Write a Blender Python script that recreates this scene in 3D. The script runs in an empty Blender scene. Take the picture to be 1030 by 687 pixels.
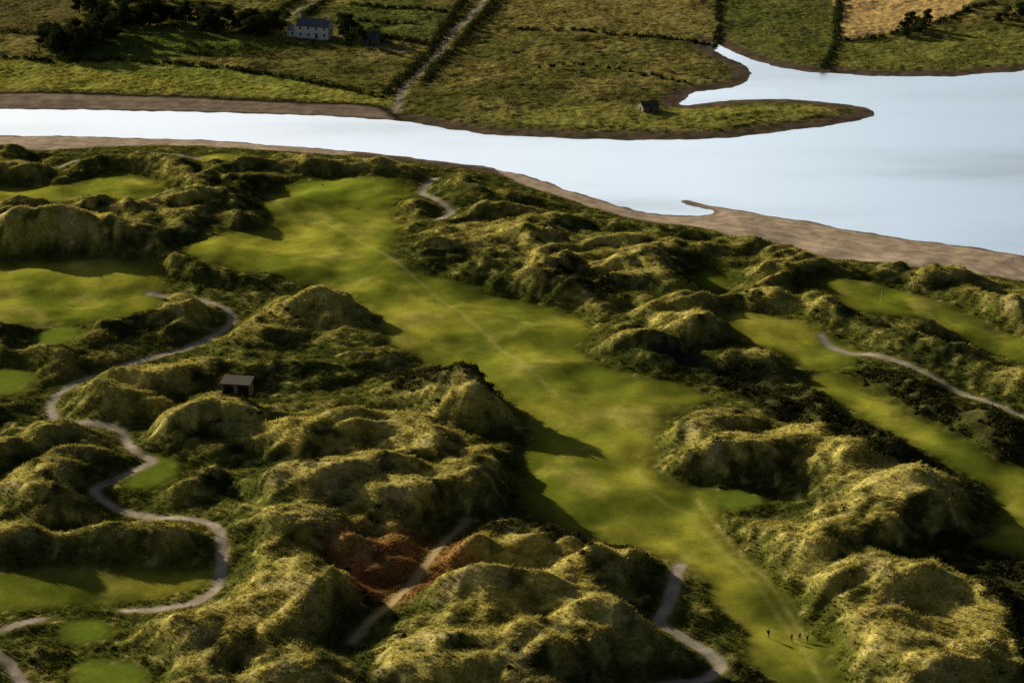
import bpy, math, random
import numpy as np
from mathutils import Vector, Matrix
R=np.random.RandomState(7); random.seed(7)
sc=bpy.context.scene
sc.view_settings.view_transform='Standard'; sc.view_settings.look='None'; sc.view_settings.exposure=0

# ---------------- camera (helicopter, 181 m up) ----------------
H=181.0; TH=math.radians(22.4); F=2000.0
cd=bpy.data.cameras.new('camera'); cam=bpy.data.objects.new('camera',cd); sc.collection.objects.link(cam)
cam.location=(0,0,H); cam.rotation_euler=(math.radians(90)-TH,0,0)
cd.sensor_width=36; cd.lens=F/1030*36; cd.clip_end=30000; cd.clip_start=1
sc.camera=cam
def G(u,v,z=0.0):
    """survey helper: aerial-photo reading -> ground easting/northing in metres at elevation z"""
    a=(u-515)/F; b=(v-343.5)/F
    t=(H-z)/(math.sin(TH)+b*math.cos(TH))
    return (a*t, t*(math.cos(TH)-b*math.sin(TH)))
def GP(pts,z): return np.array([G(u,v,z) for u,v in pts])

# ---------------- noise ----------------
def mk(seed): 
    r=np.random.RandomState(seed).rand(256,256)*2*np.pi
    return np.cos(r).astype(np.float32),np.sin(r).astype(np.float32)
_T={}
def perlin(x,y,s,seed):
    if seed not in _T:_T[seed]=mk(seed)
    c,sn=_T[seed]
    x=np.asarray(x,dtype=np.float64)/s+1000.37; y=np.asarray(y,dtype=np.float64)/s+1000.71
    xi=np.floor(x).astype(np.int64); yi=np.floor(y).astype(np.int64)
    xf=(x-xi).astype(np.float32); yf=(y-yi).astype(np.float32)
    u=xf*xf*xf*(xf*(xf*6-15)+10); v=yf*yf*yf*(yf*(yf*6-15)+10)
    def g(i,j):
        a=(xi+i)&255; b=(yi+j)&255
        return c[a,b]*(xf-i)+sn[a,b]*(yf-j)
    n0=g(0,0)*(1-u)+g(1,0)*u; n1=g(0,1)*(1-u)+g(1,1)*u
    return (n0*(1-v)+n1*v)*1.4
def fbm(x,y,s,seed,o=4,gain=.5):
    r=0;a=1
    for i in range(o): r=r+a*perlin(x,y,s/2**i,seed+i); a*=gain
    return r
def ss(x,a,b):
    t=np.clip((x-a)/(b-a),0,1); return t*t*(3-2*t)

# ---------------- grid ----------------
DX=0.56; DY=0.6
xc=np.arange(-243,243,DX); yc=np.arange(264,852,DY)
def grow(start,sign,step,lim):
    o=[];s=step;p=start
    while abs(p-start)<lim:
        s=min(s*1.2,400); p+=sign*s; o.append(p)
    return o
xl=grow(xc[0],-1,DX,9000)[::-1]; xr=grow(xc[-1],1,DX,9000)
yl=grow(yc[0],-1,DY,2500)[::-1]; yr=grow(yc[-1],1,DY,14000)
xs=np.concatenate([xl,xc,xr]); ys=np.concatenate([yl,yc,yr])
ox,oy=len(xl),len(yl); nx,ny=len(xs),len(ys)
X,Y=np.meshgrid(xs,ys)
X=X.astype(np.float32);Y=Y.astype(np.float32)
def samp(g,x,y):
    fx=(np.asarray(x)-xc[0])/DX+ox; fy=(np.asarray(y)-yc[0])/DY+oy
    fx=np.clip(fx,0,nx-2); fy=np.clip(fy,0,ny-2)
    i=fx.astype(int); j=fy.astype(int); a=fx-i; b=fy-j
    if g.ndim==3: a=a[...,None]; b=b[...,None]
    return g[j,i]*(1-a)*(1-b)+g[j,i+1]*a*(1-b)+g[j+1,i]*(1-a)*b+g[j+1,i+1]*a*b

def catmull(P,n,closed):
    P=np.asarray(P);out=[];N=len(P)
    rng=range(N if closed else N-1)
    for i in rng:
        if closed: a,b,c,d=P[(i-1)%N],P[i],P[(i+1)%N],P[(i+2)%N]
        else: a,b,c,d=P[max(i-1,0)],P[i],P[i+1],P[min(i+2,N-1)]
        for k in range(n):
            t=k/n
            out.append(.5*((2*b)+(-a+c)*t+(2*a-5*b+4*c-d)*t*t+(-a+3*b-3*c+d)*t**3))
    if not closed: out.append(P[-1])
    return np.array(out)
def win(P,pad):
    i0,i1=np.searchsorted(xs,[P[:,0].min()-pad,P[:,0].max()+pad]); j0,j1=np.searchsorted(ys,[P[:,1].min()-pad,P[:,1].max()+pad])
    return slice(j0,j1),slice(i0,i1)
def segd(x,y,a,b):
    dx,dy=float(b[0]-a[0]),float(b[1]-a[1]); l=dx*dx+dy*dy+1e-9
    t=np.clip(((x-a[0])*dx+(y-a[1])*dy)/l,0,1)
    ex=x-a[0]-t*dx; ey=y-a[1]-t*dy
    return ex*ex+ey*ey
def sdpoly(pts,z,n=3,pad=20,warp=0.0):
    P=catmull(GP(pts,z),n,True)
    out=np.full(X.shape,99.,dtype=np.float32)
    w=win(P,pad); x=X[w].astype(np.float32); y=Y[w].astype(np.float32)
    if x.size==0: return out
    if warp: 
        x=x+warp*perlin(x,y,7,91)+warp*.4*perlin(x,y,2.5,93); y=y+warp*perlin(x,y,7,92)
    d=np.full(x.shape,1e9,dtype=np.float32); ins=np.zeros(x.shape,bool)
    for i in range(len(P)):
        a=P[i];b=P[(i+1)%len(P)]
        np.minimum(d,segd(x,y,a,b),out=d)
        if a[1]!=b[1]:
            c=((y>=a[1])!=(y>=b[1]))
            ins^= c&(x<(b[0]-a[0])*(y-a[1])/(b[1]-a[1])+a[0])
    d=np.sqrt(d); out[w]=np.where(ins,-d,np.minimum(d,99))
    return out
def dpath(pts,z,n=4,pad=16):
    P=catmull(GP(pts,z),n,False)
    out=np.full(X.shape,99.,dtype=np.float32); w=win(P,pad); x=X[w];y=Y[w]
    d=np.full(x.shape,1e9,dtype=np.float32)
    for i in range(len(P)-1): np.minimum(d,segd(x,y,P[i],P[i+1]),out=d)
    out[w]=np.minimum(np.sqrt(d),99); return out

# ---------------- water outline ----------------
WATER=[(-2500,104),(-300,108),(0,110),(100,111),(200,113),(300,116),(390,121),(430,126),(480,134),(560,139),(640,141),(720,140),(760,136),(830,127),(872,119),(880,114),(866,108),(830,103),(790,100),(740,101),(700,105),(684,104),(700,93),(735,89),(752,82),(754,70),(742,62),(725,55),(715,48),(721,44),(735,52),(765,63),(800,71),(850,75),(900,77),(960,77),(1030,72),(1300,66),(3500,60),
 (3500,330),(1300,290),(1030,257),(980,249),(930,243),(880,236),(830,226),(770,216),(735,210),(700,205),(690,206),(716,212),(712,216),(690,217),(650,214),(620,206),(580,194),(540,180),(500,170),(450,163),(400,157),(350,152),(280,146),(200,141),(130,139),(60,137),(0,137),(-300,137),(-2500,140)]
dw=sdpoly(WATER,0,3,pad=30000)
dw_n=dw+1.2*perlin(X,Y,9,11)+.5*perlin(X,Y,3,12)
mx=np.array([G(u,v)[0] for u,v in [(-2500,123),(0,123),(400,140),(700,172),(1030,190),(3000,240)]])
my=np.array([G(u,v)[1] for u,v in [(-2500,123),(0,123),(400,140),(700,172),(1030,190),(3000,240)]])
near=(Y<np.interp(X,mx,my)).astype(np.float32)
core=(1-ss(np.abs(X),235,300))*ss(Y,215,262)*(1-ss(Y,850,920))

# ---------------- short grass ----------------
Z0=3.2
MAIN=[(285,188),(320,180),(365,178),(405,183),(412,195),(388,204),(398,220),(402,240),(394,262),(420,276),(470,286),(520,300),(560,309),(590,322),(590,338),(584,354),(606,369),(650,383),(690,389),(712,397),(694,408),(672,420),(658,438),(657,458),(672,482),(708,492),(730,510),(720,530),(743,555),(768,580),(798,612),(820,645),(843,690),(868,730),(792,730),(772,685),(747,640),(724,607),(702,578),(657,552),(602,540),(555,528),(530,512),(522,480),(530,450),(530,425),(505,402),(466,380),(428,362),(398,345),(380,322),(355,302),(312,288),(255,274),(205,266),(186,250),(225,238),(270,225),(262,205)]
SHORT=[(MAIN,1.8),
 ([(735,316),(790,322),(830,336),(860,352),(850,372),(815,370),(790,355),(745,340)],1.4),
 ([(812,376),(850,378),(900,408),(950,438),(1000,462),(1060,485),(1100,560),(1040,565),(985,555),(1005,525),(998,498),(950,468),(880,432),(838,402)],1.8),
 ([(822,286),(870,284),(930,300),(960,310),(1000,328),(1060,350),(1060,370),(990,348),(940,327),(880,318),(845,306)],1.4),
 ([(695,278),(715,275),(737,284),(725,291),(705,289)],.6),
 ([(-120,262),(0,262),(60,260),(120,262),(150,266),(165,285),(152,312),(110,326),(60,331),(0,332),(-120,330)],1.4),
 ([(30,342),(60,331),(82,335),(66,349),(38,354)],.3),
 ([(-60,374),(0,374),(32,377),(24,396),(-60,400)],.4),
 ([(-100,186),(0,184),(60,186),(110,173),(150,178),(165,196),(110,206),(20,203),(-100,203)],1.2),
 ([(198,152),(240,148),(268,156),(215,164)],.8),
 ([(128,484),(158,462),(180,470),(166,488),(134,494)],.6),
 ([(-80,574),(0,574),(100,568),(205,572),(208,584),(110,598),(60,606),(0,612),(-80,615)],1.2),
 ([(60,630),(103,627),(112,643),(74,650)],.3),
 ([(74,668),(134,668),(146,690),(84,694)],.3),
 ([(713,497),(750,494),(768,507),(730,514)],.3)]
fair=np.full(X.shape,99.,dtype=np.float32)
for p,wv in SHORT:
    s=sdpoly(p,Z0,3,20,wv); np.minimum(fair,s,out=fair)
tee=np.full(X.shape,99.,dtype=np.float32)
for i in (6,7,10,12,13,14): np.minimum(tee,sdpoly(SHORT[i][0],Z0,2,5),out=tee)
GREEN=sdpoly([(300,186),(345,180),(385,185),(375,196),(330,202),(300,198)],Z0,3,5)
# ---------------- paths ----------------
PATHS=[([(150,292),(182,295),(205,300),(232,311),(228,325),(212,338),(170,352),(120,368),(85,380),(60,392),(50,406),(60,422),(95,427),(121,432),(127,444),(138,456),(153,464),(122,478),(98,488),(98,498),(120,508),(160,518),(205,527),(220,540),(223,560),(218,585),(200,600),(170,605),(125,607)],1.0),
 ([(-60,650),(0,632),(22,624),(40,620)],1.0),([(-40,640),(0,660),(14,672),(30,700),(40,730)],1.0),
 ([(470,524),(455,536),(440,552),(425,574),(400,598),(375,622),(355,645)],.8),
 ([(684,568),(678,588),(673,608),(664,626),(685,640),(710,654),(724,667),(708,679),(660,688),(620,700)],1.15),
 ([(826,336),(834,343),(852,352),(880,358),(920,372),(960,388),(1000,405),(1060,428)],.9),
 ([(437,176),(424,188),(440,198),(454,208),(440,218)],1.1),
 ([(60,166),(95,157),(140,152),(200,153)],.9)]
pd=np.full(X.shape,99.,dtype=np.float32)
for p,w_ in PATHS: np.minimum(pd,dpath(p,Z0+.5)-w_,out=pd)
FROADS=[([(399,110),(402,98),(408,86),(430,64),(450,40),(470,20),(492,-4),(520,-30)],1.6),([(268,34),(290,18),(308,6),(330,-8)],.9),([(330,36),(352,40),(372,47),(405,50)],1.0)]
fr=np.full(X.shape,99.,dtype=np.float32)
for p,w_ in FROADS: np.minimum(fr,dpath(p,1.5)-w_,out=fr)
# ---------------- sand / mud ----------------
SAND=[[(-600,90),(0,95),(100,97),(200,100),(300,105),(380,109),(392,124),(300,120),(200,117),(100,115),(0,114),(-600,112)],
 [(-600,134),(0,133),(200,137),(300,143),(352,150),(345,156),(300,153),(180,147),(100,149),(0,152),(-600,156)],
 [(500,166),(560,182),(620,202),(650,210),(690,213),(690,203),(740,206),(830,222),(930,240),(1030,253),(1300,286),(1300,320),(1030,284),(950,275),(880,267),(800,255),(745,244),(700,230),(640,221),(580,203),(520,184)]]
sand=np.full(X.shape,99.,dtype=np.float32)
for p in SAND: np.minimum(sand,sdpoly(p,.6,3,20,1.0),out=sand)
sliver=dpath([(690,203),(712,209)],0)-.6
BUNK=sdpoly([(652,362),(680,359),(706,364),(700,372),(668,373)],Z0,3,8)

# ---------------- dunes ----------------
wxx=X+6*perlin(X,Y,26,21)+.9*perlin(X,Y,9,23); wyy=Y+6*perlin(X,Y,26,22)+.9*perlin(X,Y,9,24)
D=[(40,226,112,18,13),(135,214,50,10,5),(205,196,60,10,6),(190,178,70,9,4),(130,163,60,8,4),(285,163,70,8,3.5),(15,163,50,8,4),(330,165,40,7,4),(400,172,50,6,4),(250,214,32,8,7),
(178,306,42,9,6),(335,296,66,11,9),(262,322,60,9,5),(390,356,50,9,5),(480,386,66,13,11.5),(420,396,50,10,7),(160,378,70,9,6),(100,402,50,9,5),(205,408,62,11,8),
(330,428,85,12,8),(335,474,75,12,9),(175,440,45,9,6),(420,436,60,11,8),(465,466,52,11,8),(400,502,60,10,6),(50,428,52,10,6),(60,484,60,12,8),(20,540,55,12,7),(120,545,75,12,8),(195,484,30,8,6),
(290,520,50,10,6),(290,588,70,13,9),(170,640,70,12,8),(260,625,75,12,8),(40,650,40,8,5),(520,542,60,10,6),(585,566,75,12,8),(500,598,85,12,9),(605,618,70,12,9),(430,648,75,12,9),(550,660,85,12,8),(645,655,25,7,4),(300,670,60,12,8),(200,685,60,12,6),
(640,338,46,8,7),(705,325,60,9,7),(650,362,34,6,4),(560,262,60,8,5),(470,243,60,8,5),(500,212,60,7,5),(560,222,60,7,4),(620,243,60,8,5),(640,268,60,8,6),(530,288,40,6,4),(700,248,50,7,4),(760,270,60,8,6),(820,262,50,7,5),(880,270,50,7,5),(945,276,60,8,6),(1000,304,45,9,8),(760,300,50,8,5),(800,312,35,6,4),(965,298,40,7,5),(690,300,50,7,5),(760,358,40,7,5),
(740,452,66,11,8),(712,428,44,9,6),(800,438,50,10,7),(850,458,60,12,8),(900,490,65,12,10),(870,520,80,12,8),(940,512,55,12,8),(795,530,60,12,8),(840,572,75,12,7),(920,590,75,12,9),(1005,620,55,12,8),(880,632,62,12,7),(960,662,70,12,8),(900,340,50,8,5),(950,352,50,8,5),(1010,376,50,8,5),(890,390,50,9,5),(990,430,50,9,6),(830,668,40,9,4)]
E=np.zeros(X.shape,dtype=np.float32)
for k,(u,v,a,b,h) in enumerate(D):
    h=h*.86
    cx,cy=G(u,v,Z0+h*.6); cx-=.6; cy+=1.0; am=a*1.4*(G(u+1,v,5)[0]-G(u,v,5)[0]); b=b*1.25
    an=random.uniform(-.35,.35); P=np.array([[cx-am*1.3-8,cy-b*1.5-am*.4-8],[cx+am*1.3+8,cy+b*1.5+am*.4+8]])
    w=win(P,2); x=wxx[w]-cx; y=wyy[w]-cy
    xr_=x*math.cos(an)+y*math.sin(an); yr_=-x*math.sin(an)+y*math.cos(an)
    rr=np.sqrt((xr_/am)**2+(yr_/b)**2)
    q=np.clip(1-rr*rr,0,1)**1.5*h
    e=E[w]; E[w]=(np.maximum(e,0)**3+q**3)**(1/3)
n_a=perlin(wxx/1.5,wyy,22,31); na=np.sqrt(n_a*n_a+.004); nb=perlin(wxx/1.3,wyy,12,32); nb=np.sqrt(nb*nb+.006)
proc=na*6.6+nb*3.4
proc*=.8+.7*perlin(X,Y,60,33)
shape=(E**2.5+np.maximum(proc,0)**2.5)**.4
nd=perlin(wxx/1.35,wyy,7.5,35)
shape=shape+(np.sqrt(nd*nd+.01)*2.4-.5+.4*perlin(X/1.2,Y,4.2,36))*ss(shape,.4,3)
# asymmetry shaped for lit tops and dark lee faces: gentle windward (north-west) flank, slightly steeper lee flank
lx,ly=.55,-.83
sh=samp(shape,X-lx*.5*shape,Y-ly*.5*shape).astype(np.float32)
shape=np.where(core>.01,sh,shape)
dm=near*ss(dw,8,28)*ss(sand,1,11)*ss(fair,-.5,9)
dm*=.15+.85*ss(pd,0.2,9)
dune=shape*dm
floor=np.clip(dw_n*.085,-2,.9)+.5*ss(dw,10,30)+near*1.8*ss(dw,12,50)
und=(1.5*perlin(X,Y,38,41)+1.1*perlin(wxx,wyy,16,42)+.18*perlin(X,Y,6,44))*ss(dw,8,30)*np.where(near>.5,1,.7)*(.2+.8*ss(tee,0,5))
roughm=ss(fair,-.3,.8)*ss(pd,-.3,.6)
Zg=floor+und+dune*core
Zg+=roughm*ss(dw,3,8)*core*(.26*perlin(X,Y,2.9,43)+.13*perlin(X,Y,1.4,44))*ss(sand,0,3)
Zg=Zg+.5*(1-ss(tee,-.5,3.5))
Zg=Zg-.35*(1-ss(BUNK,-1.5,.3))
Zg=np.where(sliver<1.5,np.maximum(Zg,.12*(1-ss(sliver,-.5,1.5))-.03),Zg)
pthc=1-ss(pd,-.35,.35)
Zg=Zg-.08*pthc

# ---------------- base colours ----------------
def C(*c): return np.array(c,dtype=np.float32)
def mix(a,b,t): 
    t=np.asarray(t)[...,None]; return a*(1-t)+b*t
n1=fbm(X,Y,30,51,4); n2=fbm(X,Y,5,56,3); n3=perlin(X,Y,1.7,59)
col=mix(C(.10,.115,.024),C(.46,.40,.11),ss(n1*.35+n2*.3+dune/7.5,.05,1.0))
col=mix(col,C(.76,.65,.24),ss(n3+n2*.5+dune/20,.3,1.1)*.68)  # dry gold on dune tops, also painted lighter as sunlit highlights
col=mix(col,C(.045,.055,.016),ss(-(n2+.7*n3+.5*n1),.15,.85)*.8)
far=1-near
fc=mix(C(.16,.16,.04),C(.33,.28,.09),ss(n1,-.5,.6))
fc=mix(fc,C(.045,.052,.018),ss(n2+n1*.4,.05,.7)*.8)
FIELDS=[([(-300,60),(0,62),(120,60),(280,75),(385,95),(388,104),(200,93),(0,87),(-300,84)],C(.38,.38,.075)),
([(90,32),(200,30),(285,40),(290,50),(180,58),(60,60)],C(.14,.21,.035)),
([(100,66),(200,64),(290,78),(350,88),(250,84),(130,76)],C(.25,.29,.06)),
([(-300,0),(60,2),(40,30),(-300,36)],C(.17,.15,.055)),
([(345,5),(450,5),(430,40),(350,34)],C(.13,.16,.04)),
([(515,0),(700,0),(715,40),(640,36),(520,30)],C(.29,.25,.08)),
([(725,-20),(835,-20),(838,66),(790,66),(745,52)],C(.15,.17,.045)),
([(848,-30),(985,-30),(975,8),(930,24),(880,36),(850,38)],C(.76,.52,.22)),
([(850,42),(930,34),(1100,30),(1100,64),(960,72),(850,70)],C(.24,.25,.06)),
([(560,108),(690,107),(815,106),(812,116),(700,126),(560,124),(480,116)],C(.32,.32,.075))]
for p,c in FIELDS:
    s=sdpoly(p,1.4,2,8,.8); fc=mix(fc,c[None,None,:]*(1+.3*n2+.25*n3)[...,None],(1-ss(s,-1,1.2))*.8)
col=mix(col,fc,far)
GORSE=[[(715,366),(760,362),(800,380),(840,402),(900,428),(935,470),(880,468),(820,440),(760,404)],
[(852,360),(920,376),(1000,408),(1060,440),(1060,462),(940,424),(870,392)],[(500,530),(560,528),(650,545),(655,556),(560,552),(500,546)],
[(385,372),(440,370),(520,398),(515,412),(440,405),(390,392)],[(930,545),(990,540),(1060,560),(1060,590),(980,575)],[(980,600),(1060,600),(1060,680),(1010,640)],[(700,660),(740,650),(760,690),(720,700)],[(560,270),(610,280),(620,292),(560,288)]]
gor=np.full(X.shape,99.,dtype=np.float32)
for p in GORSE: np.minimum(gor,sdpoly(p,6,2,8,3.0),out=gor)
col=mix(col,C(.05,.05,.02),(1-ss(gor,-1.5,1.5))*.8)
hs=sdpoly([(318,546),(400,540),(475,548),(470,575),(440,600),(380,606),(335,585)],4,3,10,3)
col=mix(col,C(.36,.17,.07),(1-ss(hs,-3,2.5))*(.7+.25*n2))
gcol=mix(C(.18,.22,.024),C(.42,.415,.055),ss(n1*.6+.4*perlin(X,Y,12,61)+.08,-.35,.6))
gcol=mix(gcol,C(.66,.58,.15),ss(fbm(X,Y,14,63,4,.5),.12,.9)*.55)
gcol=mix(gcol,C(.12,.165,.02),ss(fbm(X,Y,16,67,4,.5),.15,.9)*.65)  # turf mottling, partly painting in low-sun shading over the undulations
gcol=mix(gcol,gcol*.72,(1-ss(-fair,.5,6)))  # edges painted darker so the fairway middle looks sunlit
a0=np.array(G(330,200,Z0)); a1=np.array(G(700,500,Z0)); dr=(a1-a0)/np.linalg.norm(a1-a0)
perp=(X-a0[0])*-dr[1]+(Y-a0[1])*dr[0]+1.5*perlin(X,Y,40,99)
gcol=gcol*(1+.06*np.tanh(3*np.sin(perp*2*np.pi/9.0)))[...,None]
gcol=mix(gcol,C(.31,.40,.04),(1-ss(GREEN,-.5,.5))*.7)
gcol=mix(gcol,C(.19,.26,.03),(1-ss(tee,-.5,.3))*.9)
semi=mix(gcol*.62,col,.45)
col=mix(col,semi,1-ss(fair+1.6*n3+1.6*n2,.4,5)); col=mix(col,gcol,1-ss(fair+.5*n3+1.0*n2,-1.8,.2))
dry=mix(C(.60,.475,.375),C(.44,.345,.275),ss(n2+.5*n1,-.5,.6))
dry=mix(dry,dry*.62,far)
mud=mix(C(.15,.11,.08),C(.085,.07,.05),ss(n2,-.3,.5))
col=mix(col,mud,(1-ss(dw+2*n2,4.5,8.5)))
col=mix(col,dry,(1-ss(sand+.8*n3,-1,.8)))
col=mix(col,dry*.48,(1-ss(dw+.8*n2,.3,2.0)))
tidel=ss(np.abs(((dw+1.5*n2)%4.2)-2.1),1.0,2.1)*(1-ss(sand,-.5,.5)); col=col*(1-.22*tidel)[...,None]
upper=(1-ss(np.abs(sand-0.8),.3,2.8))*far; col=mix(col,C(.03,.03,.018),upper*.9)
col=mix(col,C(.05,.045,.03),(1-ss(BUNK,-1.2,0)))  # bunker coloured near-black, its shadow put into the colour
pcol=mix(C(.50,.44,.38),C(.38,.33,.27),ss(n2,-.5,.5))
p3=dpath(PATHS[3][0],Z0+.5)
pcol=mix(pcol,C(.55,.40,.22),1-ss(p3,1,3))
verge=(1-ss(pd+.4*n3,.1,1.6)); col=mix(col,C(.30,.27,.10),verge*.5)
col=mix(col,pcol,pthc)
col=mix(col,C(.42,.36,.28)[None,None,:]*np.ones_like(col),(1-ss(fr+.8*n3,-.7,.5))*(.85+.15*np.clip(n2,-1,1)))
for t in ([(690,512),(720,545),(760,590),(800,640),(830,690)],[(640,470),(660,500),(700,515)],[(330,225),(400,270),(480,330),(560,400)],[(700,500),(735,545),(775,590),(812,640)]):
    d=dpath(t,Z0,3)+.3*n3; col=mix(col,C(.56,.50,.17),(1-ss(np.abs(d),.2,.8))*.3)
bare=ss(fbm(X,Y,9,71,3)+dune/20,.62,.85)*near*ss(fair,2,5)*ss(dune,2,5)*ss(gor,0,2); col=mix(col,C(.62,.52,.28),bare*.35)
col=np.clip(col,.008,.78)
rgh=np.clip(ss(fair,-.3,1.5)*ss(pd,-.3,.8)*ss(sand,-.5,1)*ss(dw,3,7)*ss(BUNK,-1,.5),0,1)

# ---------------- materials ----------------
def newmat(n):
    m=bpy.data.materials.new(n); m.use_nodes=True; nt=m.node_tree; nt.nodes.clear()
    o=nt.nodes.new('ShaderNodeOutputMaterial'); return m,nt,o
def ground_mat():
    m,nt,o=newmat('ground_turf_and_sand'); N=nt.nodes.new; L=nt.links.new
    b=N('ShaderNodeBsdfDiffuse'); b.inputs['Roughness'].default_value=0
    a=N('ShaderNodeAttribute'); a.attribute_name='Col'
    r=N('ShaderNodeAttribute'); r.attribute_name='rgh'
    tc=N('ShaderNodeTexCoord')
    n=N('ShaderNodeTexNoise'); n.inputs['Scale'].default_value=1.6; n.inputs['Detail'].default_value=5; n.inputs['Roughness'].default_value=.7
    n2=N('ShaderNodeTexNoise'); n2.inputs['Scale'].default_value=.35; n2.inputs['Detail'].default_value=5; n2.inputs['Roughness'].default_value=.7
    for q in (n,n2): L(tc.outputs['Object'],q.inputs['Vector'])
    mr=N('ShaderNodeMapRange'); mr.inputs[1].default_value=.3; mr.inputs[2].default_value=.7; mr.inputs[3].default_value=.5; mr.inputs[4].default_value=1.5
    L(n.outputs['Fac'],mr.inputs[0])
    mr2=N('ShaderNodeMapRange'); mr2.inputs[1].default_value=.3; mr2.inputs[2].default_value=.7; mr2.inputs[3].default_value=.8; mr2.inputs[4].default_value=1.2
    L(n2.outputs['Fac'],mr2.inputs[0])
    one=N('ShaderNodeMix'); one.data_type='FLOAT'; one.inputs[2].default_value=1.0
    am=N('ShaderNodeMath'); am.operation='MULTIPLY_ADD'; am.inputs[1].default_value=.65; am.inputs[2].default_value=.35; L(r.outputs['Fac'],am.inputs[0])
    L(am.outputs[0],one.inputs[0]); L(mr.outputs[0],one.inputs[3])
    mm=N('ShaderNodeMath'); mm.operation='MULTIPLY'; L(one.outputs[0],mm.inputs[0]); L(mr2.outputs[0],mm.inputs[1])
    vm=N('ShaderNodeVectorMath'); vm.operation='SCALE'; L(a.outputs['Color'],vm.inputs[0]); L(mm.outputs[0],vm.inputs['Scale'])
    L(vm.outputs[0],b.inputs['Color'])
    bu=N('ShaderNodeBump'); bu.inputs['Distance'].default_value=.4
    st=N('ShaderNodeMath'); st.operation='MULTIPLY_ADD'; st.inputs[1].default_value=.5; st.inputs[2].default_value=.09; L(r.outputs['Fac'],st.inputs[0])
    L(st.outputs[0],bu.inputs['Strength']); L(n.outputs['Fac'],bu.inputs['Height']); L(bu.outputs[0],b.inputs['Normal'])
    L(b.outputs[0],o.inputs[0]); return m
def leaf_mat(name,tr=.3):
    m,nt,o=newmat(name); N=nt.nodes.new; L=nt.links.new
    a=N('ShaderNodeAttribute'); a.attribute_name='Col'
    d=N('ShaderNodeBsdfDiffuse'); t=N('ShaderNodeBsdfTranslucent'); x=N('ShaderNodeMixShader'); x.inputs[0].default_value=tr
    L(a.outputs['Color'],d.inputs[0]); L(a.outputs['Color'],t.inputs[0]); L(d.outputs[0],x.inputs[1]); L(t.outputs[0],x.inputs[2]); L(x.outputs[0],o.inputs[0]); return m
def solid(name,c,rough=.8,var=.15,scale=3,metal=0):
    m,nt,o=newmat(name); N=nt.nodes.new; L=nt.links.new
    b=N('ShaderNodeBsdfPrincipled'); b.inputs['Roughness'].default_value=rough; b.inputs['Metallic'].default_value=metal
    tc=N('ShaderNodeTexCoord'); n=N('ShaderNodeTexNoise'); n.inputs['Scale'].default_value=scale; n.inputs['Detail'].default_value=4; L(tc.outputs['Object'],n.inputs['Vector'])
    r=N('ShaderNodeMix'); r.data_type='RGBA'; r.inputs[6].default_value=(*[k*(1-var) for k in c],1); r.inputs[7].default_value=(*[min(1,k*(1+var)) for k in c],1)
    L(n.outputs['Fac'],r.inputs[0]); L(r.outputs[2],b.inputs['Base Color']); L(b.outputs[0],o.inputs[0]); return m

def link(o,parent=None):
    sc.collection.objects.link(o)
    if parent: o.parent=parent
    return o
# ---------------- terrain mesh ----------------
me=bpy.data.meshes.new('ground'); nv=nx*ny
co=np.stack([X,Y,Zg.astype(np.float32)],-1).reshape(-1).astype(np.float32)
me.vertices.add(nv); me.vertices.foreach_set('co',co)
jj,ii=np.meshgrid(np.arange(ny-1),np.arange(nx-1),indexing='ij'); b0=(jj*nx+ii).reshape(-1)
fa=np.stack([b0,b0+1,b0+1+nx,b0+nx],-1).astype(np.int32); nf=len(fa)
me.loops.add(nf*4); me.loops.foreach_set('vertex_index',fa.reshape(-1))
me.polygons.add(nf); me.polygons.foreach_set('loop_start',np.arange(0,nf*4,4,dtype=np.int32)); 
me.polygons.foreach_set('use_smooth',np.ones(nf,bool))
me.update(calc_edges=True)
ca=me.color_attributes.new('Col','FLOAT_COLOR','POINT'); ca.data.foreach_set('color',np.concatenate([col,np.ones(col.shape[:2]+(1,))],-1).astype(np.float32).reshape(-1))
ra=me.attributes.new('rgh','FLOAT','POINT'); ra.data.foreach_set('value',rgh.astype(np.float32).reshape(-1))
me.materials.append(ground_mat()); link(bpy.data.objects.new('ground',me))
def zat(x,y): return float(samp(Zg,np.array([x]),np.array([y]))[0])

# ---------------- water ----------------
m,nt,o=newmat('estuary_water'); N=nt.nodes.new; L=nt.links.new
b=N('ShaderNodeBsdfPrincipled'); b.inputs['Base Color'].default_value=(.95,.97,.98,1); b.inputs['Metallic'].default_value=.95; b.inputs['Roughness'].default_value=.08
tc=N('ShaderNodeTexCoord'); mp=N('ShaderNodeMapping'); mp.inputs['Scale'].default_value=(.25,.6,1); n=N('ShaderNodeTexNoise'); n.inputs['Scale'].default_value=1; n.inputs['Detail'].default_value=4
L(tc.outputs['Object'],mp.inputs[0]); L(mp.outputs[0],n.inputs['Vector']); bu=N('ShaderNodeBump'); bu.inputs['Strength'].default_value=.14; bu.inputs['Distance'].default_value=.1
L(n.outputs['Fac'],bu.inputs['Height']); L(bu.outputs[0],b.inputs['Normal'])
mp2=N('ShaderNodeMapping'); mp2.inputs['Scale'].default_value=(.006,.02,1); n4=N('ShaderNodeTexNoise'); n4.inputs['Scale'].default_value=1; n4.inputs['Detail'].default_value=5; L(tc.outputs['Object'],mp2.inputs[0]); L(mp2.outputs[0],n4.inputs['Vector'])
mr=N('ShaderNodeMapRange'); mr.inputs[1].default_value=.4; mr.inputs[2].default_value=.65; mr.inputs[3].default_value=.03; mr.inputs[4].default_value=.24; L(n4.outputs['Fac'],mr.inputs[0]); L(mr.outputs[0],b.inputs['Roughness'])
L(b.outputs[0],o.inputs[0])
wm=bpy.data.meshes.new('water'); S=9000
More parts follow.
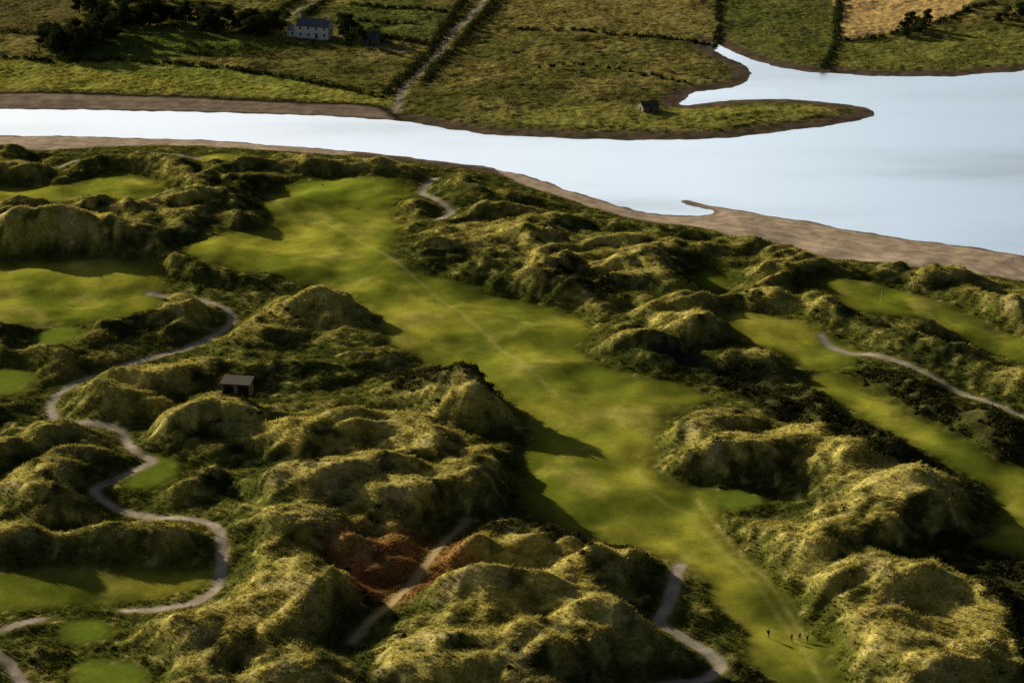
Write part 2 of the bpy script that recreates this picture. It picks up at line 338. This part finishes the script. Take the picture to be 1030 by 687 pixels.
wm.from_pydata([(-S,-2000,0),(S,-2000,0),(S,14000,0),(-S,14000,0)],[],[(0,1,2,3)]); wm.materials.append(m); link(bpy.data.objects.new('water',wm))

# ---------------- triangle clouds ----------------
def trimesh(name,V,Cc,mat,smooth=False):
    n=len(V); me=bpy.data.meshes.new(name); me.vertices.add(n*3); me.vertices.foreach_set('co',V.astype(np.float32).reshape(-1))
    me.loops.add(n*3); me.loops.foreach_set('vertex_index',np.arange(n*3,dtype=np.int32))
    me.polygons.add(n); me.polygons.foreach_set('loop_start',np.arange(0,n*3,3,dtype=np.int32)); me.update(calc_edges=True)
    ca=me.color_attributes.new('Col','FLOAT_COLOR','POINT'); cc=np.repeat(Cc[:,None,:],3,1) if Cc.ndim==2 else Cc
    ca.data.foreach_set('color',np.concatenate([cc,np.ones((n,3,1))],-1).astype(np.float32).reshape(-1)); me.materials.append(mat); return me
grassmat=leaf_mat('marram_grass_blades',.35); leafm=leaf_mat('shrub_leaves',.2)
def tufts(x,y,K,L0,wd,tint,spread=.22,up=.75):
    n=len(x); z=samp(Zg,x,y); c=samp(col,x,y)
    sz=R.uniform(.5,1.45,n)
    base=np.repeat(np.stack([x,y,z-.05],-1),K,0); sz=np.repeat(sz,K)
    ph=R.uniform(0,2*np.pi,n*K); d=np.stack([np.cos(ph),np.sin(ph),0*ph],-1)
    base+=d*(R.uniform(0,1,(n*K,1))*spread)*sz[:,None]
    Ln=L0*sz*R.uniform(.7,1.2,n*K); lean=R.uniform(.2,.9,n*K)
    tip=base+d*(lean*Ln)[:,None]+np.stack([.3*Ln,-.2*Ln,Ln*up],-1)
    pa=ph+np.pi/2+R.uniform(-.6,.6,n*K); w=np.stack([np.cos(pa),np.sin(pa),0*pa],-1)*(wd*.5*sz)[:,None]
    V=np.stack([base-w,base+w,tip],1)
    c=np.repeat(c*R.uniform(.68,1.32,(n,1)),K,0)
    lo=c*.65; hi=c*np.array(tint)*R.uniform(.85,1.3,(n*K,1))  # roots painted darker and tips lighter, as shaded and sunlit grass
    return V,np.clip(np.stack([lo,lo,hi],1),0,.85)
nc=370000
y=R.uniform(272,640,nc); x=R.uniform(-1,1,nc)*(.275*y+14)
keep=(samp(rgh,x,y)>.6)&(samp(near,x,y)>.5)&(samp(gor,x,y)>-1)&(R.rand(nc)<(.35+.65*ss(perlin(x,y,4,81)+.5*perlin(x,y,15,83),-.4,.4))*.75)
x,y=x[keep],y[keep]
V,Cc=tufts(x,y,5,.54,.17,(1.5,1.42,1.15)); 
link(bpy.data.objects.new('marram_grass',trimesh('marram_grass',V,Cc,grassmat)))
nc=110000
y=R.uniform(600,835,nc); x=R.uniform(-1,1,nc)*(.275*y+10)
keep=(samp(rgh,x,y)>.6)&(samp(near,x,y)<.5)&(samp(fr,x,y)>1)&(samp(dw,x,y)>7)&(perlin(x,y,9,82)+.5*perlin(x,y,30,84)+R.uniform(-.4,.4,nc)>-.05)
x,y=x[keep],y[keep]
wheat=samp(col,x,y)[:,0]>.48; x,y=x[~wheat],y[~wheat]
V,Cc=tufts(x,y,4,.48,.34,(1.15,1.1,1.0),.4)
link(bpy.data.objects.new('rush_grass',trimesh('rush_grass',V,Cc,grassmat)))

def leafcloud(cen,rad,k,size,c0,c1,flat=.8,low=0.0):
    n=len(cen); cen=np.repeat(cen,k,0); r=np.repeat(rad,k)
    d=R.normal(size=(n*k,3)); d/=np.linalg.norm(d,axis=1,keepdims=True)
    if low>=0: d[:,2]=np.abs(d[:,2])
    rr=r*R.uniform(.55,1.08,n*k)
    p=cen+d*rr[:,None]*np.array([1,1,flat])
    a=R.normal(size=(n*k,3)); a/=np.linalg.norm(a,axis=1,keepdims=True)
    b=np.cross(a,d+.3*R.normal(size=(n*k,3))); b/=np.linalg.norm(b,axis=1,keepdims=True)+1e-6
    s=(size*R.uniform(.6,1.3,n*k))[:,None]
    V=np.stack([p-a*s*.5,p+a*s*.5,p+b*s*.8],1)
    t=R.rand(n*k,1); c=(np.array(c0)*(1-t)+np.array(c1)*t)*np.repeat(R.uniform(.7,1.3,(n,1)),k,0)
    return V,c
# gorse
nc=42000; y=R.uniform(272,620,nc); x=R.uniform(-1,1,nc)*(.275*y+14)
g=samp(gor,x,y); rr_=R.rand(nc)
keep=(samp(near,x,y)>.5)&(samp(fair,x,y)>1.5)&(samp(pd,x,y)>1.5)&(samp(sand,x,y)>6)&(samp(dw,x,y)>14)&(((g<0)&(perlin(x,y,8,87)>-.35))|((perlin(x,y,14,85)>.42)&(rr_<.07)))
x,y=x[keep],y[keep]; rad=R.uniform(.4,1.5,len(x))
V,Cc=leafcloud(np.stack([x,y,samp(Zg,x,y)-.1],-1),rad,50,.44,(.03,.034,.012),(.085,.08,.025))
link(bpy.data.objects.new('gorse_bushes',trimesh('gorse_bushes',V,Cc,leafm)))
# hedges
def hedge(pts,r=1.3,step=1.2,gap=.1,jit=1.0):
    P=catmull(GP(pts,1.5),8,False); out=[]
    for a,b in zip(P[:-1],P[1:]):
        l=np.linalg.norm(b-a); k=max(1,int(l/step))
        for t in range(k):
            if R.rand()>gap: out.append(a+(b-a)*(t+R.rand())/k+R.normal(size=2)*jit*.5)
    q=np.array(out); return np.stack([q[:,0],q[:,1],samp(Zg,q[:,0],q[:,1])],-1),R.uniform(.6,1.3,len(q))*r
HED=[([(384,98),(398,84),(418,66),(436,46),(452,22),(470,-4)],2.1,.1),([(424,84),(445,62),(464,42),(486,16),(505,-6)],2.2,.1),
([(719,44),(722,25),(723,-10)],1.1,.3),([(828,66),(840,45),(842,20),(846,-8)],1.6,.2),([(500,28),(580,30),(650,36),(716,42)],1.0,.35),
([(850,40),(880,38),(930,27),(975,10),(1000,4)],1.6,.2),([(130,62),(200,66),(280,77),(340,88),(384,98)],1.4,.2),([(0,60),(60,62),(130,62)],1.6,.2),
([(345,34),(400,40),(432,44)],1.7,.15),([(270,20),(285,10),(305,-4)],1.8,.12),([(300,22),(320,6),(335,-6)],1.5,.25),([(0,30),(40,34),(70,46)],1.8,.2),([(175,50),(230,56),(290,46)],2.6,.1),([(180,44),(230,48),(286,42)],2.2,.2),([(350,6),(400,9),(455,14)],1.4,.25),([(340,20),(400,24),(445,28)],1.1,.35),([(540,70),(600,66),(700,84)],.8,.6)]
cs=[];rs=[]
for p,r,g_ in HED:
    c,r2=hedge(p,r,1.0,g_); cs.append(c); rs.append(r2)
V,Cc=leafcloud(np.concatenate(cs),np.concatenate(rs),60,.58,(.025,.036,.012),(.075,.085,.026),1.1)
link(bpy.data.objects.new('hedgerow',trimesh('hedgerow',V,Cc,leafm)))

# ---------------- mesh helpers ----------------
def mesh_obj(name,v,f,mat,parent=None,smooth=False):
    me=bpy.data.meshes.new(name); me.from_pydata([tuple(p) for p in v],[],f); me.update(); 
    if mat: me.materials.append(mat)
    if smooth:
        for p in me.polygons:p.use_smooth=True
    return link(bpy.data.objects.new(name,me),parent)
def box(name,c,s,mat,parent):
    x,y,z=c;a,b,h=s[0]/2,s[1]/2,s[2]/2
    v=[(x-a,y-b,z-h),(x+a,y-b,z-h),(x+a,y+b,z-h),(x-a,y+b,z-h),(x-a,y-b,z+h),(x+a,y-b,z+h),(x+a,y+b,z+h),(x-a,y+b,z+h)]
    return mesh_obj(name,v,[(0,3,2,1),(4,5,6,7),(0,1,5,4),(1,2,6,5),(2,3,7,6),(3,0,4,7)],mat,parent)
def tubegeo(p0,p1,r0,r1,n=7):
    p0=Vector(p0);p1=Vector(p1);d=(p1-p0).normalized();a=d.orthogonal().normalized();b=d.cross(a);v=[]
    for p,r in((p0,r0),(p1,r1)):
        for i in range(n): t=2*math.pi*i/n; v.append(p+a*r*math.cos(t)+b*r*math.sin(t))
    f=[(i,(i+1)%n,n+(i+1)%n,n+i) for i in range(n)]+[tuple(range(n))[::-1],tuple(range(n,2*n))]
    return v,f
def joinparts(parts):
    V=[];Fc=[]
    for v,f in parts:
        o=len(V); V+=list(v); Fc+=[tuple(i+o for i in q) for q in f]
    return V,Fc
def empty(name,loc,rz=0):
    e=bpy.data.objects.new(name,None); e.location=loc; e.rotation_euler=(0,0,rz); e.empty_display_size=.5; return link(e)
# ---------------- trees ----------------
bark=solid('bark',(.10,.075,.05))
def tree_meshes(kind,seed):
    r=random.Random(seed); h=r.uniform(7.5,9.5); parts=[tubegeo((0,0,-.3),(.3,0,h*.45),.28,.2),tubegeo((.3,0,h*.45),(.7,.1,h*.85),.2,.06)]
    cen=[];rad=[]
    for i in range(19):
        t=r.uniform(.2,1); a=r.uniform(0,6.28); sp=(2.6 if kind==0 else 2.1)*math.sin(min(1,(1.12-t)*1.9)*1.5)
        c=(math.cos(a)*sp*r.uniform(.4,1.2)+.7*t,math.sin(a)*sp*r.uniform(.4,1.2),h*t)
        parts.append(tubegeo((.3*t,0,h*t*.8),c,.09,.03,5)); cen.append(c); rad.append(r.uniform(.9,1.7))
    V,Fc=joinparts(parts); tm=bpy.data.meshes.new('trunk'); tm.from_pydata([tuple(p) for p in V],[],Fc); tm.materials.append(bark)
    LV,LC=leafcloud(np.array(cen),np.array(rad),130,.5,(.025,.04,.012),(.10,.115,.032) if kind==0 else (.06,.085,.026),.8,-1)
    return tm,trimesh('crown',LV,LC,leafm)
tms=[tree_meshes(i%2,i+3) for i in range(5)]
TR=[(u,26+3*math.sin(u)) for u in range(108,192,6)]+[(200,26),(205,29),(212,31),(220,28),(229,30),(238,28),(246,32)]+[(46,50),(50,54),(58,57),(66,54),(74,56),(84,51),(92,49),(98,43),(106,45),(60,47),(76,45),(90,39),(104,35),(68,50),(82,56),(52,46),(112,40),(96,36),(86,44)]+[(252,30),(258,35),(264,38),(270,32),(248,36),(262,28),(276,36),(284,30),(346,38),(354,42),(342,32),(351,30),(358,35),(364,46),(378,40)]+[(905,34),(914,31),(924,35),(932,29),(910,37),(920,29),(1002,22),(1012,18),(1024,20),(1034,16)]+[(120,6),(128,4),(135,2),(142,5),(150,3),(158,4),(166,1),(174,3),(182,0),(96,12),(88,18),(80,14),(104,14)]
for i,(u,v) in enumerate(TR):
    x,y=G(u+random.uniform(-2,2),v+random.uniform(-1.5,1.5),1.5); s=random.uniform(.75,1.2)
    if u>280: s*=.7
    e=empty('windswept_tree',(x,y,zat(x,y)),random.uniform(-.8,.8)); e.scale=(s*1.1,s*1.1,s)
    tm,lm=tms[i%5]; link(bpy.data.objects.new('trunk',tm),e); link(bpy.data.objects.new('crown',lm),e)

# ---------------- white cottage ----------------
white=solid('whitewash',(.90,.90,.88),.8,.02,1.2); slate=solid('slate_roof',(.13,.15,.19),.5,.25,4); glass=solid('window_glass',(.03,.035,.04),.15,.1); trim=solid('painted_trim',(.6,.6,.58)); doorm=solid('door_paint',(.12,.03,.025),.5); stone=solid('stone_wall',(.24,.21,.17),.9,.35,3)
def cottage(name,loc,rz,Lx,Wy,hw,hr,wallm,roofm,nw,storeys=1,ext_=True,chim=True):
    e=empty(name,loc,rz); a,b=Lx/2,Wy/2
    v=[(-a,-b,-.6),(a,-b,-.6),(a,b,-.6),(-a,b,-.6),(-a,-b,hw),(a,-b,hw),(a,b,hw),(-a,b,hw),(-a,0,hr),(a,0,hr)]
    mesh_obj('walls',v,[(0,1,5,4),(2,3,7,6),(1,2,6,9,5),(3,0,4,8,7)],wallm,e)
    o=.3; k=(hr-hw)/b; zz=hw-o*k; t=.16
    for s,nm in((-1,'roof_front'),(1,'roof_back')):
        y0=s*(b+o); q=[(-a-.15,y0,zz+.03),(a+.15,y0,zz+.03),(a+.15,0,hr+.03),(-a-.15,0,hr+.03)]
        q+=[(p[0],p[1],p[2]+t) for p in q]
        mesh_obj(nm,q,[(0,1,2,3),(4,7,6,5),(0,4,5,1),(1,5,6,2),(2,6,7,3),(3,7,4,0)],roofm,e)
    if chim:
        for sx in(-1,1):
            box('chimney',(sx*(a-.5),0.01,hr+.55),(.9,.6,1.6),wallm,e)
            box('chimney_pot',(sx*(a-.5),0.01,hr+1.5),(.3,.3,.3),stone,e)
    for st in range(storeys):
        for i in range(nw):
            x=-a+Lx*(i+.5)/nw; z=1.5+st*2.3
            if st==0 and i==nw//2:
                box('door',(x,-b-.02,1.0),(.9,.08,min(2.0,hw*1.6)),doorm,e); continue
            box('window_frame',(x,-b-.01,z),(.85,.08,.95),trim,e); box('window_glass',(x,-b-.03,z),(.65,.08,.75),glass,e)
            box('window_sill',(x,-b-.08,z-.56),(1.0,.2,.1),trim,e)
    for sx in(-1,1): box('gable_window',(sx*(a+.01),0,hw*.6),(.06,.8,1.0),glass,e)
    if ext_:
        a2=2.0; x0=-a-a2-.002; h2=2.5
        v=[(x0-a2,-b*.7,-.6),(x0+a2,-b*.7,-.6),(x0+a2,b*.7,-.6),(x0-a2,b*.7,-.6),(x0-a2,-b*.7,h2),(x0+a2,-b*.7,h2),(x0+a2,b*.7,h2),(x0-a2,b*.7,h2),(x0-a2,0,h2+1.5),(x0+a2,0,h2+1.5)]
        mesh_obj('annexe_walls',v,[(0,1,5,4),(2,3,7,6),(1,2,6,9,5),(3,0,4,8,7)],wallm,e)
        for s in(-1,1):
            y0=s*(b*.7+.2); q=[(x0-a2-.1,y0,h2-.18),(x0+a2-.01,y0,h2-.18),(x0+a2-.01,0,h2+1.53),(x0-a2-.1,0,h2+1.53)]; q+=[(p[0],p[1],p[2]+.14) for p in q]
            mesh_obj('annexe_roof',q,[(0,1,2,3),(4,7,6,5),(0,4,5,1),(1,5,6,2),(2,6,7,3),(3,7,4,0)],roofm,e)
        box('annexe_window',(x0,-b*.7-.02,1.4),(.8,.08,.9),glass,e)
    return e
x,y=G(317,37,1.5); cottage('white_cottage',(x,y,zat(x,y)),math.radians(-14),12.5,6,4.6,6.8,white,slate,4,2)
x,y=G(372,44,1.5); cottage('stone_outbuilding',(x,y,zat(x,y)),math.radians(8),7,4,2.3,3.7,stone,slate,3,1,False,False)
x,y=G(652,111,1.3); cottage('stone_boathouse',(x,y,zat(x,y)-.3),math.radians(25),6,4,2.1,3.3,stone,solid('turf_roof',(.12,.11,.055)),3,1,False,False)
# shelter among dunes
timber=solid('dark_timber',(.06,.045,.035)); darkst=solid('weathered_stone',(.16,.14,.12),.9,.35,3); felt=solid('roof_felt',(.10,.09,.08),.9,.3,2)
x,y=G(240,407,5.5); z=zat(x,y)
e=empty('course_shelter',(x,y,z+.1),math.radians(-8))
box('back_wall',(0,1.4,1.1),(5.6,.25,3.0),darkst,e); box('side_wall_1',(-2.9,0,1.1),(.25,3.1,3.0),darkst,e); box('side_wall_2',(2.9,0,1.1),(.25,3.1,3.0),darkst,e)
box('front_pier',(0,-1.4,1.1),(.9,.25,3.0),darkst,e); box('bench',(0,.95,.45),(5.2,.45,.08),timber,e); box('floor_slab',(0,0,-.3),(5.5,2.6,.4),darkst,e)
q=[(-3.3,-2,2.55),(3.3,-2,2.55),(3.3,1.9,3.0),(-3.3,1.9,3.0)]; q+=[(a,b,c+.18) for a,b,c in q]
mesh_obj('roof',q,[(3,2,1,0),(4,5,6,7),(0,1,5,4),(1,2,6,5),(2,3,7,6),(3,0,4,7)],felt,e)
# flagsticks
fl=solid('flag_cloth',(.8,.75,.2)); pole=solid('flag_pole',(.8,.8,.78),.4)
for (u,v) in [(324,196),(886,306),(52,300)]:
    x,y=G(u,v,Z0); e=empty('golf_flagstick',(x,y,zat(x,y)))
    V,Fc=tubegeo((0,0,-.1),(0,0,2.5),.045,.035,8); mesh_obj('pole',V,Fc,pole,e)
    vv=[];ff=[]
    for i in range(6):
        for zz in(1.95,2.45): vv.append((.02+i*.12,.05*math.sin(i*1.4),zz if i<5 else 2.2+(zz-2.2)*.7))
    for i in range(5): ff.append((2*i,2*i+2,2*i+3,2*i+1))
    mesh_obj('flag',vv,ff,fl,e)

# ---------------- golfers ----------------
def person_mat(name,shirt,trous,skin=(.45,.27,.19)):
    m,nt,o=newmat(name); N=nt.nodes.new; L=nt.links.new
    b=N('ShaderNodeBsdfPrincipled'); b.inputs['Roughness'].default_value=.85; tc=N('ShaderNodeTexCoord'); sp=N('ShaderNodeSeparateXYZ'); L(tc.outputs['Object'],sp.inputs[0])
    def gt(s,v):
        k=N('ShaderNodeMath'); k.operation='GREATER_THAN'; k.inputs[1].default_value=v; L(s,k.inputs[0]); return k.outputs[0]
    def mx_(f,a,c):
        k=N('ShaderNodeMix'); k.data_type='RGBA'; L(f,k.inputs[0])
        if isinstance(a,tuple): k.inputs[6].default_value=(*a,1)
        else: L(a,k.inputs[6])
        k.inputs[7].default_value=(*c,1); return k.outputs[2]
    c=mx_(gt(sp.outputs[2],.09),(.05,.04,.03),trous); c=mx_(gt(sp.outputs[2],.98),c,shirt); c=mx_(gt(sp.outputs[2],1.50),c,skin)
    ab=N('ShaderNodeMath'); ab.operation='ABSOLUTE'; L(sp.outputs[0],ab.inputs[0]); hx=gt(ab.outputs[0],.235)
    lo=N('ShaderNodeMath'); lo.operation='LESS_THAN'; lo.inputs[1].default_value=1.1; L(sp.outputs[2],lo.inputs[0])
    an=N('ShaderNodeMath'); an.operation='MULTIPLY'; L(hx,an.inputs[0]); L(lo.outputs[0],an.inputs[1])
    c=mx_(an.outputs[0],c,skin); L(c,b.inputs['Base Color']); L(b.outputs[0],o.inputs[0]); return m
skinm=solid('skin',(.45,.27,.19),.6,.05); hair=solid('hair',(.06,.04,.025)); bagm=solid('bag_fabric',(.05,.06,.12)); steel=solid('club_steel',(.5,.5,.5),.3,.05,3,1)
def golfer(u,v,rz,shirt,trous,stride=.3,bag=False,bend=0):
    x,y=G(u,v,Z0); e=empty('golfer',(x,y,zat(x,y)+.02),rz); s=stride; b_=bend
    J=[((0,0,.95),.15),((0,-.01-b_*.3,1.15),.135),((0,-b_,1.36),.16),((0,-b_,1.5),.06),((0,-b_-.02,1.6),.085),((0,-b_-.01,1.72),.085),
    ((.1,0,.9),.095),((.11,-s*.5,.5),.062),((.11,-s*.55,.09),.04),((.12,-s*.55-.18,.045),.035),
    ((-.1,0,.9),.095),((-.11,s*.25,.5),.062),((-.11,s*.8,.12),.04),((-.12,s*.8-.16,.04),.035),
    ((.19,-b_,1.42),.062),((.26,.06*s-b_,1.15),.045),((.29,-.1-b_,.93),.033),((-.19,-b_,1.42),.062),((-.26,-.1-b_,1.15),.045),((-.29,-.3-b_,1.0),.033)]
    Ed=[(0,1),(1,2),(2,3),(3,4),(4,5),(0,6),(6,7),(7,8),(8,9),(0,10),(10,11),(11,12),(12,13),(2,14),(14,15),(15,16),(2,17),(17,18),(18,19)]
    me=bpy.data.meshes.new('body'); me.from_pydata([j[0] for j in J],Ed,[]); ob=link(bpy.data.objects.new('body',me),e)
    md=ob.modifiers.new('skin','SKIN'); md.use_smooth_shade=True
    for i,j in enumerate(J):
        sv=me.skin_vertices[0].data[i]; sv.radius=(j[1],j[1]*.85 if i<3 else j[1]); sv.use_root=(i==0)
    sb=ob.modifiers.new('sub','SUBSURF'); sb.levels=1; sb.render_levels=1
    me.materials.append(person_mat('clothes',shirt,trous))
    hb=Vector((0,-b_,1.66)); parts=[tubegeo(hb+Vector((0,-.085,.0)),hb+Vector((0,-.125,-.02)),.018,.012,6)]
    for sx in(-1,1): parts.append(tubegeo(hb+Vector((sx*.08,.0,.02)),hb+Vector((sx*.10,.01,-.03)),.02,.018,6))
    V,Fc=joinparts(parts); mesh_obj('nose_and_ears',V,Fc,skinm,e)
    vv=[];ff=[];nn=10
    for r_ in range(5):
        ph=r_/4*1.35
        for i in range(nn):
            t=2*math.pi*i/nn; vv.append((.1*math.sin(ph)*math.cos(t),-b_+.01+.105*math.sin(ph)*math.sin(t),1.69+.12*math.cos(ph)))
    for r_ in range(4):
        for i in range(nn): ff.append((r_*nn+i,(r_+1)*nn+i,(r_+1)*nn+(i+1)%nn,r_*nn+(i+1)%nn))
    mesh_obj('hair',vv,ff,hair,e,True)
    for hp,sx in((J[16][0],1),(J[19][0],-1)):
        hp=Vector(hp); ps=[tubegeo(hp,hp+Vector((0,-.02,-.09)),.03,.038,8)]
        for k in range(4):
            fz=Vector((0,-.035+.023*k,-.09)); l=(.065,.075,.08,.06)[k]
            ps.append(tubegeo(hp+fz,hp+fz+Vector((-.005*sx,-.01,-l*.55)),.010,.009,6)); ps.append(tubegeo(hp+fz+Vector((-.005*sx,-.01,-l*.55)),hp+fz+Vector((-.02*sx,-.012,-l)),.009,.007,6))
        ps.append(tubegeo(hp+Vector((0,-.03,-.03)),hp+Vector((-.01*sx,-.075,-.075)),.012,.009,6))
        V,Fc=joinparts(ps); mesh_obj('hand',V,Fc,skinm,e,True)
    if bag:
        p0=Vector((-.15,.22,.8)); p1=Vector((.25,.25,1.45)); V,Fc=joinparts([tubegeo(p0,p1,.11,.13,10)]); mesh_obj('golf_bag',V,Fc,bagm,e)
        ps=[tubegeo(p1+Vector((.03*i-.05,.02*(i%3),-.1)),p1+Vector((.18+.03*i,.02*(i%2),.28)),.01,.012,5) for i in range(5)]
        V,Fc=joinparts(ps); mesh_obj('golf_clubs',V,Fc,steel,e)
    else:
        h=Vector(J[19][0])+Vector((0,-.03,-.1)); V,Fc=joinparts([tubegeo(h+Vector((0,.05,.12)),h+Vector((0,-.25,-.78)),.012,.007,6),tubegeo(h+Vector((0,-.25,-.78)),h+Vector((.09,-.28,-.8)),.018,.022,6)]); mesh_obj('golf_club',V,Fc,steel,e)
golfer(773,641,2.6,(.05,.06,.10),(.03,.03,.035),.35,True)
golfer(796,645,2.9,(.30,.05,.04),(.04,.04,.05),.25)
golfer(804,644,.4,(.06,.07,.08),(.12,.10,.07),.1,False,.05)
golfer(812,646,2.4,(.5,.5,.48),(.03,.035,.05),.3,True)

# ---------------- light ----------------
EL=math.radians(16.5); AZ=math.radians(-50)   # azimuth measured from +Y towards +X
sd=Vector((math.sin(AZ)*math.cos(EL),math.cos(AZ)*math.cos(EL),math.sin(EL)))
sl=bpy.data.lights.new('sun','SUN'); sl.energy=5; sl.angle=math.radians(.5); sl.color=(1,.87,.60)
so=link(bpy.data.objects.new('sun',sl)); so.rotation_euler=sd.to_track_quat('Z','Y').to_euler(); so.location=(-300,300,300)
w=bpy.data.worlds.new('World'); sc.world=w; w.use_nodes=True; nt=w.node_tree; N=nt.nodes.new; L=nt.links.new
sky=N('ShaderNodeTexSky'); sky.sky_type='NISHITA'; sky.sun_disc=False; sky.sun_elevation=EL; sky.sun_rotation=AZ; sky.altitude=100; sky.air_density=1; sky.dust_density=3
bg=nt.nodes['Background']; bg.inputs['Strength'].default_value=.022; L(sky.outputs[0],bg.inputs[0])
# haze-like glow added low in the sunward sky to brighten water reflections
tc=N('ShaderNodeTexCoord'); sp=N('ShaderNodeSeparateXYZ'); L(tc.outputs['Generated'],sp.inputs[0])
hz=N('ShaderNodeMapRange'); hz.interpolation_type='SMOOTHSTEP'; hz.inputs[1].default_value=.45; hz.inputs[2].default_value=.32; hz.inputs[3].default_value=0; hz.inputs[4].default_value=1; L(sp.outputs[2],hz.inputs[0])
dt=N('ShaderNodeVectorMath'); dt.operation='DOT_PRODUCT'; L(tc.outputs['Generated'],dt.inputs[0]); dt.inputs[1].default_value=sd
dz=N('ShaderNodeMapRange'); dz.inputs[1].default_value=.1; dz.inputs[2].default_value=.6; dz.inputs[3].default_value=0; dz.inputs[4].default_value=.84; L(dt.outputs['Value'],dz.inputs[0])
mu=N('ShaderNodeMath'); mu.operation='MULTIPLY'; L(hz.outputs[0],mu.inputs[0]); L(dz.outputs[0],mu.inputs[1])
hc=N('ShaderNodeMix'); hc.data_type='RGBA'; hc.inputs[6].default_value=(.78,.91,1.0,1); hc.inputs[7].default_value=(1.05,1.05,1.05,1)
hf=N('ShaderNodeMapRange'); hf.inputs[1].default_value=.5; hf.inputs[2].default_value=.86; L(dt.outputs['Value'],hf.inputs[0]); L(hf.outputs[0],hc.inputs[0])
bg2=N('ShaderNodeBackground'); L(hc.outputs[2],bg2.inputs[0]); L(mu.outputs[0],bg2.inputs[1])
ad=N('ShaderNodeAddShader'); L(bg.outputs[0],ad.inputs[0]); L(bg2.outputs[0],ad.inputs[1]); L(ad.outputs[0],nt.nodes['World Output'].inputs[0])
